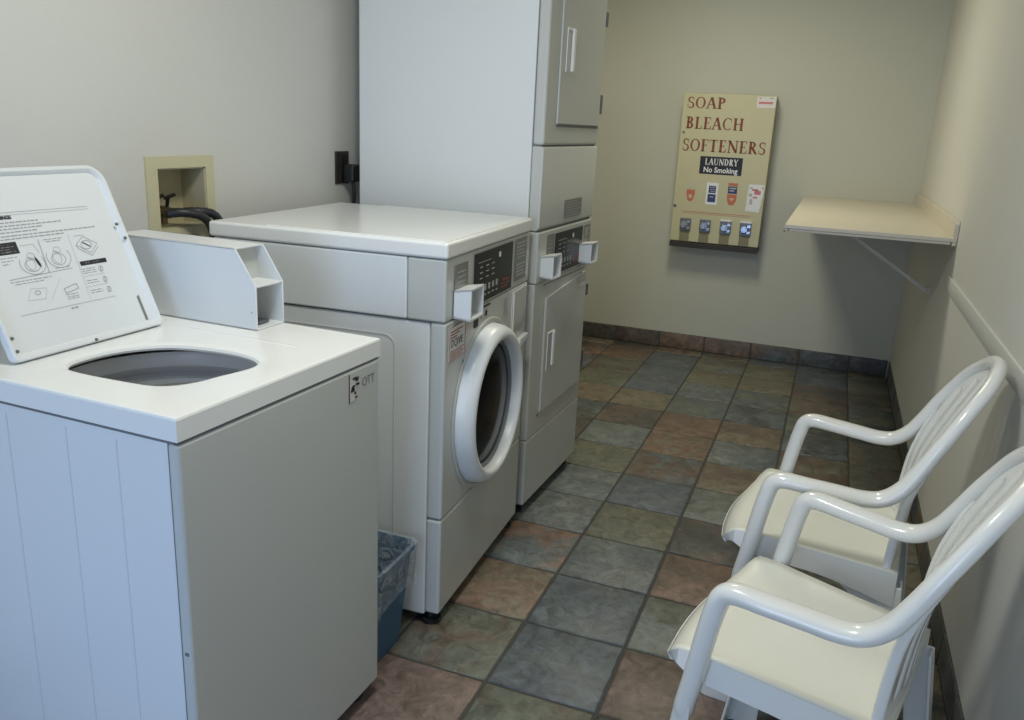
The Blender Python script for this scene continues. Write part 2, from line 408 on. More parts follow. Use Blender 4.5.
# ------------------------------------------------------------------ shared machine pieces
def coin_box(parent, y0, y1, z0, z1, xp=.056, name='coin_box', mat='enamel'):
    bm = bmesh.new(); w = .007; xb = .002
    prism(bm, [(xb, z0), (xp, z0-.004), (xp, z0+w-.004), (xb, z0+w)], 'y', y0, y1)
    prism(bm, [(xb, z1-w), (xp, z1-w+.008), (xp, z1+.008), (xb, z1)], 'y', y0, y1)
    for a, b in ((y0, y0+w), (y1-w, y1)):
        prism(bm, [(xb, z0), (xp, z0-.004), (xp, z1+.008), (xb, z1)], 'y', a, b)
    o = link(name, bm, mat, parent, bevel=.0015, segs=2)
    bm = bmesh.new(); box(bm, xb+.001, xb+.008, y0+w, y1-w, z0+w, z1-w)
    link('coin_box_back', bm, 'shadow_grey', o)
    bm = bmesh.new(); box(bm, xb+.008, xb+.013, (y0+y1)/2-.004, (y0+y1)/2+.004, (z0+z1)/2-.014, (z0+z1)/2+.014)
    link('coin_slide', bm, 'chrome_dark', o)
    return o

def control_panel(parent, spec, x=.001):
    """spec: y extents for meter plate, black panel, side plate; black panel keeps its print"""
    (m0, m1, mz0, mz1), (p0, p1, pz0, pz1), (s0, s1, sz0, sz1) = spec
    bm = bmesh.new(); rquad(bm, m0, m1, mz0, mz1, x); o = link('meter_plate', bm, 'meter', parent)
    bm = bmesh.new()
    for k in range(9): rquad(bm, m0+.012+.006*(k%2), m1-.02, mz1-.02-.013*k-.003, mz1-.02-.013*k, x+.0014, .0004)
    link('meter_print', bm, 'ink_soft', o)
    bm = bmesh.new(); rquad(bm, p0, p1, pz0, pz1, x, .002); o = link('display_panel', bm, 'panel_black', parent, bevel=.0006)
    W, H = p1-p0, pz1-pz0
    X = x+.0023
    def prt(name, mat, rs):
        bm = bmesh.new()
        for u0, u1, v0, v1 in rs: rquad(bm, p0+u0*W, p0+u1*W, pz0+v0*H, pz0+v1*H, X, .0004)
        link(name, bm, mat, o)
    prt('display_heading', 'ink_soft', [(.08+.035*i, .105+.035*i, .80, .815) for i in range(9)])
    prt('display_glint', 'paper_white', [(.60, .655, .78, .885)])  # white patch painted as a lamp's reflection in the black panel
    for i in range(3): prt('cycle_indicators', 'ink_soft', [(.12+.15*i, .19+.15*i, .48+.11*j, .50+.11*j) for j in range(3)])
    prt('button_row', 'ink_soft', [(.24+.10*i, .29+.10*i, .22, .34) for i in range(4)])
    prt('button_captions', 'ink_soft', [(.24+.10*i, .29+.10*i, .12, .15) for i in range(4)])
    prt('red_instructions', 'red_ink', [(.68, .92, .18, .20), (.72, .90, .24, .28), (.70, .86, .10, .13)])
    bm = bmesh.new(); rquad(bm, s0, s1, sz0, sz1, x); o = link('instruction_plate', bm, 'meter', parent)
    bm = bmesh.new(); n = 10
    for k in range(n):
        if k == 5: continue
        z = sz1-.012-(sz1-sz0-.02)*k/n
        rquad(bm, s0+.01, s1-.01-.01*(k % 3), z-.004, z, x+.0014, .0004)
    link('instruction_print', bm, 'ink_faint', o)

def foot(parent, x, y, h):
    bm = bmesh.new()
    r = lathe(bm, [(.0, 0), (.024, 0), (.029, .004), (.029, .014), (.014, .018), (.010, h), (0, h)], (x, y, 0), 'z', 16)
    bmesh.ops.remove_doubles(bm, verts=bm.verts[:], dist=1e-5)
    link('levelling_foot', bm, 'black', parent, smooth=True)

# ------------------------------------------------------------------ front-loading washer
W = .698; D = .69
fl = thing('front_load_washer', 'white front-loading washer with round smoked-glass door and black control display', 'washing machine', (.0192, .8135, 0), math.radians(2.6))
bm = bmesh.new()
box(bm, -D, -.044, .004, W-.004, .030, .880); link('cabinet', bm, 'enamel', fl, bevel=.006)
bm = bmesh.new()    # pressed outline on the side
def groove(bm, y, pts, w=.004, t=.0012):
    for (a, b) in zip(pts, pts[1:]):
        dx, dz = b[0]-a[0], b[1]-a[1]; L = math.hypot(dx, dz); nx, nz = -dz/L*w/2, dx/L*w/2
        prism(bm, [(a[0]+nx, a[1]+nz), (b[0]+nx, b[1]+nz), (b[0]-nx, b[1]-nz), (a[0]-nx, a[1]-nz)], 'y', y-t, y+.001)
arc = [(-.145-.03+.03*math.sin(k*PI/12), .835-.03+.03*math.cos(k*PI/12)) for k in range(7)]
groove(bm, .004, [(-.60, .10), (-.60, .835), *arc, (-.145, .10), (-.60, .10)])
link('pressed_outline', bm, 'enamel_grey', fl)
bm = bmesh.new(); box(bm, -D, -.1088, -.001, W+.001, .8845, 1.0455); link('upper_cabinet', bm, 'enamel', fl, bevel=.005)
bm = bmesh.new(); box(bm, -.108, -.001, -.001, W+.001, .8845, 1.0455); link('control_housing', bm, 'enamel_shade', fl, bevel=.006, segs=3)
bm = bmesh.new(); box(bm, -D-.012, .003, -.004, W+.004, 1.047, 1.0885); link('top_panel', bm, 'enamel_lit', fl, bevel=.008, segs=4)
bm = bmesh.new(); box(bm, -.525, -.006, .005, W-.005, 1.086, 1.0915); link('top_cover', bm, 'enamel_lit', fl, bevel=.0025, segs=3)
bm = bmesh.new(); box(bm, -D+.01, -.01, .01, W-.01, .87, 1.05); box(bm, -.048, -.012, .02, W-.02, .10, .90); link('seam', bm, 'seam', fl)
bm = bmesh.new(); box(bm, -.0435, 0, .002, W-.002, .3325, .883); link('front_panel', bm, 'enamel_shade', fl, bevel=.008, segs=4)
bm = bmesh.new(); box(bm, -.0435, 0, .002, W-.002, .040, .330); link('kick_panel', bm, 'enamel_shade', fl, bevel=.008, segs=4)
control_panel(fl, ((.052, .142, .905, 1.026), (.190, .512, .893, 1.036), (.545, .655, .905, 1.036)))
coin_box(fl, .046, .140, .888, .962, .050)
# door
dy, dz = .318, .577
dr = link('door', (lambda b: (lathe(b, [(.194, .006), (.196, .040), (.200, .049), (.207, .052), (.218, .050), (.229, .042), (.236, .026), (.240, .001)], (0, dy, dz), 'x', 72), b)[1])(bmesh.new()), 'enamel', fl, smooth=True, angle=80)
bm = bmesh.new()
rings = lathe(bm, [(.194, .008), (.165, .016), (.11, .024), (.05, .028), (.004, .029)], (0, dy, dz), 'x', 56); disc_cap(bm, rings[-1])
link('door_glass', bm, 'glass', dr, smooth=True, angle=80)
bm = bmesh.new(); lathe(bm, [(.1955, .008), (.1955, .018), (.188, .021), (.184, .010)], (0, dy, dz), 'x', 56)
link('door_gasket', bm, 'shadow_grey', dr, smooth=True)
bm = bmesh.new(); lathe(bm, [(.243, .0005), (.243, .003), (.254, .0035), (.258, .0005)], (0, dy, dz), 'x', 72); link('door_surround', bm, 'enamel_shade', fl, smooth=True)
bm = bmesh.new(); prism(bm, [(.575, .678), (.672, .700), (.672, .716), (.590, .712)], 'x', 0, .018); link('door_latch', bm, 'enamel', fl, bevel=.003)
# detergent drawer
bm = bmesh.new()
prism(bm, [(.525, .752), (.525, .872), (.672, .878), (.672, .800), (.64, .766)], 'x', 0, .006); o = link('detergent_drawer', bm, 'enamel_shade', fl, bevel=.0025)
bm = bmesh.new(); box(bm, .006, .009, .531, .536, .70, .868); link('drawer_edge', bm, 'enamel_lit', o, bevel=.001)
# stickers
bm = bmesh.new(); rquad(bm, .024, .136, .776, .868, .0005); o = link('warning_sticker', bm, 'paper_white', fl)
bm = bmesh.new()
for a in ((.024, .136, .866, .868), (.024, .136, .776, .7775), (.024, .0265, .776, .868), (.1335, .136, .776, .868)): rquad(bm, *a, .002, .0004, 0)
for k in range(3): rquad(bm, .033, .116-.02*k, .852-.008*k, .855-.008*k, .002, .0004, 0)
for k in range(4): rquad(bm, .033, .126-.01*(k%2), .800-.006*k, .802-.006*k, .002, .0004, 0)
text_bm(bm, 'DQIVE', .030, lambda a, b: (.0026, .034+a*.95, .812+b), mi=1)
link('sticker_print', bm, ['red_ink', 'ink'], o)
for nm, mt, rs in (('caution_symbol', 'ink', [(.20, .235, .828, .862)]), ('red_mark', 'red_ink', [(.255, .262, .845, .855)]), ('caution_symbol', 'ink', [(.29, .306, .846, .862)]), ('caution_heading', 'ink', [(.275, .33, .873, .879)]),
                   ('blue_caption', 'blue_ink', [(.125+.022*k, .143+.022*k, .748+.003*k, .757+.003*k) for k in range(5)]), ('dosage_print', 'ink_soft', [(.455, .500-.008*(k % 3), .862-.008*k, .866-.008*k) for k in range(7)])):
    bm = bmesh.new()
    for q in rs: rquad(bm, *q, .001, .0004)
    link(nm, bm, mt, fl)
for x, y in ((-.036, .034), (-.036, W-.034), (-D+.06, .05), (-D+.06, W-.05)): foot(fl, x, y, .045)

# ------------------------------------------------------------------ stacked dryers
st = thing('stacked_dryer', 'tall white stacked dryer pair with plain square doors and two coin boxes', 'dryer', (-.008, 1.566, 0), math.radians(-1.5))
st.scale = (1, .885, 1)
W2 = .668
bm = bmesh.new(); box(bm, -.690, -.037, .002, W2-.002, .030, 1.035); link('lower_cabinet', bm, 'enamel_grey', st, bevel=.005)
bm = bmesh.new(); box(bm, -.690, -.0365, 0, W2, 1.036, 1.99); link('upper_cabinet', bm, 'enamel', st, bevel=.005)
bm = bmesh.new(); box(bm, -.040, -.006, .004, W2-.004, .06, 1.95); link('seam', bm, 'seam', st)
bm = bmesh.new(); box(bm, -.035, 0, 0, W2, .045, .2935); link('kick_panel', bm, 'enamel_shade', st, bevel=.006, segs=3)
bm = bmesh.new(); box(bm, -.035, 0, 0, W2, .295, .860); link('lower_front_panel', bm, 'enamel_shade', st, bevel=.006, segs=3)
bm = bmesh.new(); box(bm, -.035, .004, 0, W2, .8615, 1.036); link('control_housing', bm, 'enamel_shade', st, bevel=.006, segs=3)
bm = bmesh.new(); prism(bm, [(-.035, 1.039), (-.008, 1.039), (.004, 1.050), (.006, 1.306), (.002, 1.313), (-.035, 1.313)], 'y', 0, W2); link('service_panel', bm, 'enamel_shade', st, bevel=.005, segs=3)
bm = bmesh.new(); box(bm, -.035, .004, 0, W2, 1.3165, 1.99); link('upper_front_panel', bm, 'enamel_shade', st, bevel=.010, segs=4)
bm = bmesh.new(); prism(bm, [(.115, .375), (.115, .800), (.60, .836), (.63, .82), (.63, .385), (.62, .375)], 'x', 0, .010); lo = link('lower_door', bm, 'enamel_shade', st, bevel=.004)
bm = bmesh.new(); box(bm, .006, .012, .150, .156, .525, .668); box(bm, .006, .016, .205, .228, .535, .662); box(bm, .006, .012, .156, .228, .660, .668)
link('handle', bm, 'enamel_lit', lo, bevel=.002)
bm = bmesh.new(); box(bm, .010, .0104, .157, .205, .535, .660); link('handle_recess', bm, 'seam_soft', lo)
bm = bmesh.new(); rquad(bm, .10, .62, .846, .849, .0005, .0012); link('door_gap', bm, 'seam', st)
bm = bmesh.new(); rquad(bm, .10, .112, .362, .370, .001, .002); link('door_stop', bm, 'seam', st)
bm = bmesh.new(); box(bm, .004, .011, .115, .640, 1.385, 1.90); up = link('upper_door', bm, 'enamel_shade', st, bevel=.005, segs=4)
bm = bmesh.new(); box(bm, .012, .016, .158, .164, 1.55, 1.686); box(bm, .012, .022, .215, .238, 1.555, 1.69); box(bm, .012, .016, .158, .238, 1.682, 1.690)
link('handle', bm, 'enamel_lit', up, bevel=.002)
bm = bmesh.new(); rquad(bm, .118, .640, 1.376, 1.384, .0045, .004); link('door_shadow_gap', bm, 'seam', st)
for z0, z1, x in ((1.74, 1.79, .012), (1.43, 1.50, .012), (.73, .775, .008), (.43, .50, .008)):
    bm = bmesh.new(); box(bm, x-.006, x+.001, .650, .668, z0, z1); link('hinge', bm, 'chrome_dark', st, bevel=.002)
control_panel(st, ((.095, .175, .885, 1.020), (.190, .535, .872, 1.018), (.560, .640, .930, 1.018)), x=.005)
coin_box(st, .040, .135, .880, .952, .050)
coin_box(st, .500, .600, .880, .950, .056)
bm = bmesh.new(); rquad(bm, .275, .49, 1.064, 1.128, .0055); o = link('rating_plate', bm, 'meter', st)
bm = bmesh.new()
for k in range(6): rquad(bm, .285, .48-.03*(k%2), 1.068+.010*k, 1.072+.010*k, .0068, .0004)
link('rating_print', bm, 'ink_soft', o)
bm = bmesh.new(); rquad(bm, .49, .60, .800, .826, .0105, .0004); rquad(bm, .49, .60, .780, .795, .0105, .0004, 1); link('door_print', bm, ['ink_faint', 'paper'], lo)
for x, y in ((-.05, .05), (-.05, W2-.05), (-.62, .05), (-.62, W2-.05)): foot(st, x, y, .034)

# ------------------------------------------------------------------ top-loading washer (lid open)
tl = thing('top_load_washer', 'white top-loading washer with its lid open and grey tub showing', 'washing machine', (-.0167, -.0864, 0), math.radians(-1.9))
def tlc(X, Y):   # world -> local
    a = math.radians(1.9); dx, dy_ = X+.0167, Y+.0864
    return (dx*math.cos(a)-dy_*math.sin(a), dx*math.sin(a)+dy_*math.cos(a))
WT = .597; DT = .69; ZT = .9126
bm = bmesh.new(); box(bm, -DT, -.0245, .003, WT-.003, .030, .700); box(bm, -DT, -.655, .003, WT-.003, .70, .8665)
box(bm, -.655, -.0245, .003, .028, .70, .8665); box(bm, -.655, -.020, WT-.028, WT-.003, .70, .8665); box(bm, -.045, -.020, .028, WT-.028, .70, .8665)
link('cabinet', bm, 'enamel', tl)
bm = bmesh.new(); box(bm, -.023, 0, 0, WT, .040, .8665); link('front_panel', bm, 'enamel_shade', tl, bevel=.007, segs=4)
bm = bmesh.new(); box(bm, -.026, -.020, .0032, WT-.0035, .05, .866); link('seam', bm, 'seam', tl)
bm = bmesh.new()
for x in (-.135, -.25, -.395): groove(bm, .003, [(x, .06), (x, .85)], .0022, .0005)
link('pressed_lines', bm, 'line_soft', tl)
bm = bmesh.new(); box(bm, -.013, -.006, -.0015, .002, .480, .486); link('screw_slot', bm, 'seam', tl)
# deck with its opening
hole_w = [(-.367,.030),(-.396,.055),(-.405,.085),(-.405,.130),(-.395,.175),(-.372,.215),(-.340,.245),(-.300,.262),(-.255,.270),(-.210,.272),(-.170,.267),(-.135,.255),(-.110,.235),(-.100,.205),(-.105,.170),(-.116,.130),(-.122,.100),(-.130,.075),(-.144,.052),(-.165,.036),(-.195,.029),(-.254,.027),(-.315,.026)]
hole = spline([tlc(*p) for p in hole_w + hole_w[:1]], 5)[:-1]
def deck():
    bm = bmesh.new()
    n = len(hole); cx = sum(p[0] for p in hole)/n; cy = sum(p[1] for p in hole)/n
    def loop(pts, z): return [bm.verts.new((x, y, z)) for x, y in pts]
    def grow(k, s=1.0): return [(cx+(x-cx)*(1+k/max(.05, math.hypot(x-cx, y-cy))), cy+(y-cy)*(1+k/max(.05, math.hypot(x-cx, y-cy)))) for x, y in hole]
    # outer rounded rectangle sampled by the same angles
    hx0, hx1, hy0, hy1 = -DT-.002, .0005, -.0005, WT+.003
    def raw(inset):
        out = []
        for x, y in hole:
            dx, dy_ = x-cx, y-cy; ts = []
            if dx > 0: ts.append((hx1-inset-cx)/dx)
            if dx < 0: ts.append((hx0+inset-cx)/dx)
            if dy_ > 0: ts.append((hy1-inset-cy)/dy_)
            if dy_ < 0: ts.append((hy0+inset-cy)/dy_)
            t = min(ts); out.append([cx+dx*t, cy+dy_*t])
        return out
    base = raw(0); snap = {}
    for sx in (0, 1):
        for sy in (0, 1):
            X, Y = (hx0, hx1)[sx], (hy0, hy1)[sy]
            snap[min(range(n), key=lambda k: (base[k][0]-X)**2+(base[k][1]-Y)**2)] = (sx, sy)
    def rect(inset):
        out = raw(inset)
        for k, (sx, sy) in snap.items(): out[k] = [(hx0+inset, hx1-inset)[sx], (hy0+inset, hy1-inset)[sy]]
        return out
    R0 = loop(rect(.0), ZT-.0410); R1 = loop(rect(.0), ZT-.005); R1b = loop(rect(.0015), ZT-.0015); R2 = loop(rect(.005), ZT)
    A = loop(grow(.022), ZT); B = loop(grow(.010), ZT-.0015); C = loop(grow(.003), ZT-.004); Dd = loop(grow(.0), ZT-.009); E = loop(grow(.003), ZT-.014)
    seq = [R0, R1, R1b, R2, A, B, C, Dd, E]
    for a, b in zip(seq, seq[1:]):
        for i in range(n): bm.faces.new((a[i], a[(i+1) % n], b[(i+1) % n], b[i]))
    return bm
link('top_deck', deck(), 'enamel_lit', tl, smooth=True, angle=22)
bm = bmesh.new(); box(bm, -DT+.004, -.003, .0022, .012, .8655, .8725); box(bm, -.010, -.0022, .0022, WT-.001, .8655, .8725); link('deck_seam_shade', bm, 'seam', tl)  # dark strip in the deck joint, drawn in for the shadow under the lip
# raised shallow rim at the back of the deck, beside the coin box
c0 = tlc(-.258, .150)
bm = bmesh.new(); lathe(bm, [(.211, .872), (.209, .868), (.206, .858), (.204, .842), (.211, .842)], (c0[0], c0[1], 0), 'z', 64); link('tub_ring', bm, 'tub_ring', tl, smooth=True)
bm = bmesh.new()
prof = [(.206, .842), (.212, .825), (.196, .818), (.193, .812), (.197, .806), (.212, .80), (.214, .765), (.210, .76), (.214, .755), (.212, .55), (.20, .50), (.12, .49)]
rings = lathe(bm, prof, (c0[0], c0[1], 0), 'z', 64); disc_cap(bm, rings[-1]); link('wash_tub', bm, 'tub', tl, smooth=True, angle=60)
bm = bmesh.new(); lathe(bm, [(.196, .822), (.186, .819), (.184, .813), (.187, .808), (.196, .806)], (c0[0], c0[1], 0), 'z', 64); link('balance_ring', bm, 'enamel', tl, smooth=True)
bm = bmesh.new(); lathe(bm, [(.0, .82), (.02, .82), (.03, .80), (.035, .62), (.07, .52), (.10, .49)], (c0[0], c0[1], 0), 'z', 24); bmesh.ops.remove_doubles(bm, verts=bm.verts[:], dist=1e-5); link('agitator', bm, 'tub_ring', tl, smooth=True)
for x, y in ((-.05, .05), (-.05, WT-.05), (-DT+.06, .05), (-DT+.06, WT-.05)): foot(tl, x, y, .034)
# sticker
bm = bmesh.new(); rquad(bm, .478, .5, .797, .845, .0004, .0006)
o = link('worn_sticker', bm, 'paper', tl)
bm = bmesh.new()
rquad(bm, .476, .4785, .795, .858, .0008, .0004)
for k in range(16): y = .482+random.random()*.028; z = .800+random.random()*.045; rquad(bm, y, y+.005+random.random()*.006, z, z+.003+random.random()*.003, .0012, .0004)
link('sticker_print', bm, 'ink', o)
bm = bmesh.new(); text_bm(bm, 'OTT', .026, lambda a, b: (.0012, .525+a*.95, .820+b*1.1)); link('handwriting', bm, 'seam', tl)

# lid, in the frame of the hinge: u along +Y, v up the lid, n out of its inner face
h0 = Vector((-.455, -.008, ZT+.004)); tilt = Vector((-.146, 0, .331)).normalized()
Un = Vector((0, 1, 0)); Nn = Un.cross(tilt).normalized()
if Nn.x < 0: Nn = -Nn
tlm = Matrix.Translation(tl.location) @ Matrix.Rotation(math.radians(-1.9), 4, 'Z'); tli = tlm.inverted()
def L(u, v, n=0.0): return tli @ (h0 + Un*u + tilt*v + Nn*n)
LW, LH = .364, .366
def rr(w, h, r, e, n=6, step=True):
    """rounded rectangle loop from the hinge-left corner, inset e"""
    pts = []
    r2 = [max(.004, q-e) for q in (.012, .012, r, r)]
    for (cx, cy, a0, q) in ((e+r2[0], e+r2[0], 180, r2[0]), (w-e-r2[1], e+r2[1], 270, r2[1]), (w-e-r2[2], h-e-r2[2], 0, r2[2]), (e+r2[3], h-e-r2[3], 90, r2[3])):
        for k in range(n+1):
            a = math.radians(a0+90*k/n); pts.append((cx+q*math.cos(a), cy+q*math.sin(a)))
    return pts
bm = bmesh.new()
loops = []
for e, nn in ((.003, -.016), (0, -.012), (0, .002), (.002, .0045), (.008, .0045), (.012, .001), (.015, -.004)):
    loops.append([bm.verts.new(L(u, v, nn)) for u, v in rr(LW, LH, .040, e)])
for a, b in zip(loops, loops[1:]):
    for i in range(len(a)): bm.faces.new((a[i], a[(i+1) % len(a)], b[(i+1) % len(a)], b[i]))
bm.faces.new(loops[0]); bm.faces.new(loops[-1])
lid = link('lid', bm, 'enamel', tl, smooth=True, angle=40)
bm = bmesh.new(); bx = [(.327, .018), (.334, .018), (.334, .075), (.327, .072)]
bm.faces.new([bm.verts.new(L(u, v, -.0035)) for u, v in bx]); link('lid_label', bm, 'meter', lid)
for u, v in ((.343, .232), (.351, .200), (.18, .004), (.010, .045), (.010, .020)):
    bm = bmesh.new(); c = L(u, v, .005); bmesh.ops.create_uvsphere(bm, u_segments=10, v_segments=6, radius=.0035, matrix=Matrix.Translation(c)); link('screw', bm, 'chrome_dark', lid, smooth=True)
# printing on the inner face of the lid

bm = bmesh.new()
def lq(u0, u1, v0, v1, mi=0, dx=0):
    bm.faces.new([bm.verts.new(L(u+.008, v, -.0034)) for u, v in ((u0,v0),(u1,v0),(u1+dx,v1),(u0+dx,v1))]).material_index = mi
def lseg(a, b, w=.0006, mi=1):
    dx, dy_ = b[0]-a[0], b[1]-a[1]; q = math.hypot(dx, dy_); nx, ny = -dy_/q*w, dx/q*w
    bm.faces.new([bm.verts.new(L(u+.008, v, -.0032)) for u, v in ((a[0]-nx,a[1]-ny),(b[0]-nx,b[1]-ny),(b[0]+nx,b[1]+ny),(a[0]+nx,a[1]+ny))]).material_index = mi
def words(u0, u1, v, h=.0022, mi=1):
    u = u0
    while u < u1:
        w = min(random.uniform(.005, .014), u1-u); lq(u, u+w, v, v+h, mi); u += w + .0022
def loop_(c, ru, rv, mi=1, n=18, w=.0005, a0=0, a1=360):
    P = [(c[0]+ru*math.cos(math.radians(a0+(a1-a0)*k/n)), c[1]+rv*math.sin(math.radians(a0+(a1-a0)*k/n))) for k in range(n+1)]
    for a, b in zip(P, P[1:]): lseg(a, b, w, mi)
lseg((.02, .281), (.287, .279), .0004, 2); lseg((.02, .276), (.287, .2735), .0003, 2)
text_bm(bm, 'WARNINGS', .0095, lambda a, b: L(.008+.055+a, .2675+b, -.0030), bold=.0004, mi=0)
for v, e in ((.2595, .160), (.253, .210), (.247, .165), (.2405, .150), (.2335, .285), (.2275, .205)): words(.022, e, v)
lq(.030, .094, .200, .223)
for k in range(4): words(.034, .088-.01*(k % 2), .204+.0048*k, .0014, 2)
for k in range(3): words(.05, .085-.01*k, .193-.006*k, .0014)
lseg((.142, .222), (.138, .154)); lseg((.212, .225), (.209, .156), .0003, 2)
lseg((.05, .152), (.193, .156), .0005, 1); words(.05, .14, .146, .0014); words(.058, .12, .141, .0014)
for c in ((.111, .177), (.172, .182)):
    loop_(c, .027, .022, 1, a0=150, a1=390); loop_((c[0]-.002, c[1]-.004), .016, .012, 1); loop_((c[0]-.004, c[1]), .009, .013, 2); loop_((c[0]+.002, c[1]+.015), .008, .006, 2)
lseg((.098, .214), (.128, .214), .0004, 2); lseg((.128, .214), (.134, .195), .0004, 2)
P = [(.120,.190),(.124,.184),(.127,.174),(.126,.166),(.122,.172),(.119,.182)]
bm.faces.new([bm.verts.new(L(u+.008, v, -.0030)) for u, v in P]).material_index = 0
words(.154, .195, .219, .0016); words(.158, .19, .2145, .0016); words(.155, .190, .160, .0014); words(.225, .25, .219, .0014, 2)
c = (.247, .199)
for a, b in (((-.025,.002),(-.002,.018)),((-.002,.018),(.027,.0)),((.027,0),(.004,-.018)),((.004,-.018),(-.025,.002)),((-.025,.002),(-.023,-.006)),((-.023,-.006),(.004,-.024)),((.004,-.024),(.027,-.006))): lseg((c[0]+a[0], c[1]+a[1]), (c[0]+b[0], c[1]+b[1]), .0005)
loop_(c, .013, .009); lseg((c[0]-.008, c[1]+.006), (c[0]+.008, c[1]-.005), .0011, 0)
lq(.214, .280, .157, .166); words(.219, .262, .1612, .0018, 2); words(.224, .255, .1585, .001, 2)
for v in (.149, .1445, .140): words(.212, .245, v, .0014)
lseg((.209, .134), (.262, .135), .0003, 2); lseg((.207, .112), (.262, .113), .0003, 2); lseg((.205, .086), (.209, .156), .0003, 2)
for v in (.124, .119, .103, .098): words(.212, .242, v, .0014)
for v in (.145, .122, .100): loop_((.258, v), .005, .006, 1); lseg((.256, v-.006), (.260, v+.006), .0009, 1)
for a, b in (((.07,.108),(.085,.130)),((.085,.130),(.118,.126)),((.118,.126),(.108,.106)),((.07,.108),(.108,.106))): lseg(a, b, .0003, 2)
loop_((.096, .120), .006, .004); lseg((.118, .100), (.155, .140), .0003, 2); lseg((.155, .118), (.186, .124)); lseg((.155, .108), (.188, .114)); lseg((.155, .118), (.155, .108)); lseg((.186, .124), (.188, .114))
for v in (.104, .099, .095): words(.155, .182, v, .002, 2)
lseg((.043, .083), (.267, .083), .0004, 2); words(.153, .170, .0755, .003, 1)
link('lid_printing', bm, ['ink', 'ink_soft', 'ink_faint'], lid)

bm = bmesh.new(); ca_ = tlc(-.10, .345)[1]
prism(bm, [(ca_, ZT-.004), (ca_+.010, ZT+.0012), (ca_+.016, ZT+.0012), (ca_+.024, ZT-.004)], 'x', -.44, -.10); link('deck_ridge', bm, 'enamel_lit', tl, bevel=.001)
# coin meter case on the deck
ya = tlc(-.255, .421)[1]; yb = tlc(-.25, .516)[1]; xa = tlc(-.252, .46)[0]; xc = tlc(-.305, .46)[0]; xe = -.66
bm = bmesh.new(); w = .004; zb = ZT+.0005; zm = 1.010; zt = 1.091
for a, b in ((ya, ya+w), (yb-w, yb)): prism(bm, [(xe, zb), (xa, zb), (xa, zm+.002), (xc, zt), (xe, zt)], 'y', a, b)
prism(bm, [(xe, zb), (xa, zb), (xa, zb+w), (xe, zb+w)], 'y', ya, yb); prism(bm, [(xe, zt-w), (xc, zt-w), (xc, zt), (xe, zt)], 'y', ya, yb)
prism(bm, [(xa-.07, zm-w/2), (xa, zm-w/2), (xa, zm+w/2), (xa-.07, zm+w/2)], 'y', ya+w*.5, yb-w*.5)
cb = link('coin_meter_case', bm, 'enamel', tl, bevel=.001)
bm = bmesh.new(); box(bm, xa-.075, xa-.070, ya+w, yb-w, zb+w, zt-w); link('meter_plate', bm, 'enamel_grey', cb)
bm = bmesh.new(); box(bm, xa-.069, xa-.055, (ya+yb)/2-.012, (ya+yb)/2+.006, zb+.02, zb+.085); box(bm, xa-.069, xa-.02, ya+.03, yb-.03, zb+.006, zb+.012); link('coin_slide', bm, 'chrome_dark', cb)
bm = bmesh.new(); bmesh.ops.create_uvsphere(bm, u_segments=8, v_segments=6, radius=.002, matrix=Matrix.Translation((xa-.012, ya-.0005, zb+.04))); link('rivet', bm, 'seam_soft', cb)

# ------------------------------------------------------------------ washer supply box, hoses, outlet
sb = thing('supply_box', 'yellowed plastic water supply box recessed in the left wall', 'supply box', (XL, .7965, 1.03))
def lo_(y, z): return (y-.7965, z-1.03)
bm = bmesh.new(); x1 = .006
for y0, y1, z0, z1 in ((.665, HY0, 1.02, 1.253), (HY1, .920, 1.02, 1.253), (HY0, HY1, HZ1, 1.253), (HY0, HY1, 1.02, HZ0)):
    box(bm, 0, x1, y0-.7965, y1-.7965, z0-1.03, z1-1.03)
link('frame', bm, 'beige_box', sb)
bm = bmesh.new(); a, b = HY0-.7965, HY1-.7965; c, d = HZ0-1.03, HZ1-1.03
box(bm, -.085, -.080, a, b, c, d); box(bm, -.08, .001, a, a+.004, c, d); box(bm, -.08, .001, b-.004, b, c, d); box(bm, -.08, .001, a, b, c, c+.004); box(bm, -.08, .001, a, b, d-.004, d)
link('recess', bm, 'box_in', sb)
for k, y in enumerate((-.055, -.012)):
    bm = bmesh.new(); tube(bm, [(-.06, y, .034), (-.06, y, .085)], .011, 12); tube(bm, [(-.06, y, .075), (-.006, y+.004, .070)], .010, 12)
    tube(bm, [(-.018, y+.003, .071), (-.006, y+.004, .070)], .014, 6)
    v = link('valve', bm, 'brass', sb, smooth=True)
    bm = bmesh.new(); tube(bm, [(-.045, y, .085), (-.040, y, .108)], .005, 8); tube(bm, [(-.050, y-.006, .106), (-.028, y+.016, .118)], lambda i, n: (.008, .005), 8); link('valve_handle', bm, 'black', v, smooth=True)
for k, (y, dy2, z2) in enumerate(((-.055, .030, 0), (-.012, .030, .004))):
    P = spline([(XL-.008, .7965+y+.004, 1.100), (XL+.025, .7965+y+.030, 1.104), (XL+.050, .7965+y+.075, 1.090+z2), (XL+.056, .7965+y+.105, 1.045), (XL+.052, .7965+y+.12, .95), (XL+.045, .7965+y+.125, .60)], 6)
    bm = bmesh.new(); tube(bm, P, lambda i, n: ((.0125, .0125) if i % 2 else (.0115, .0115)), 12)
    tag(link('water_hose', bm, 'hose', None, smooth=True), ['black rubber hose from the nearer valve of the wall box', 'black rubber hose from the farther valve of the wall box'][k], 'hose', 'water hoses behind the washers')

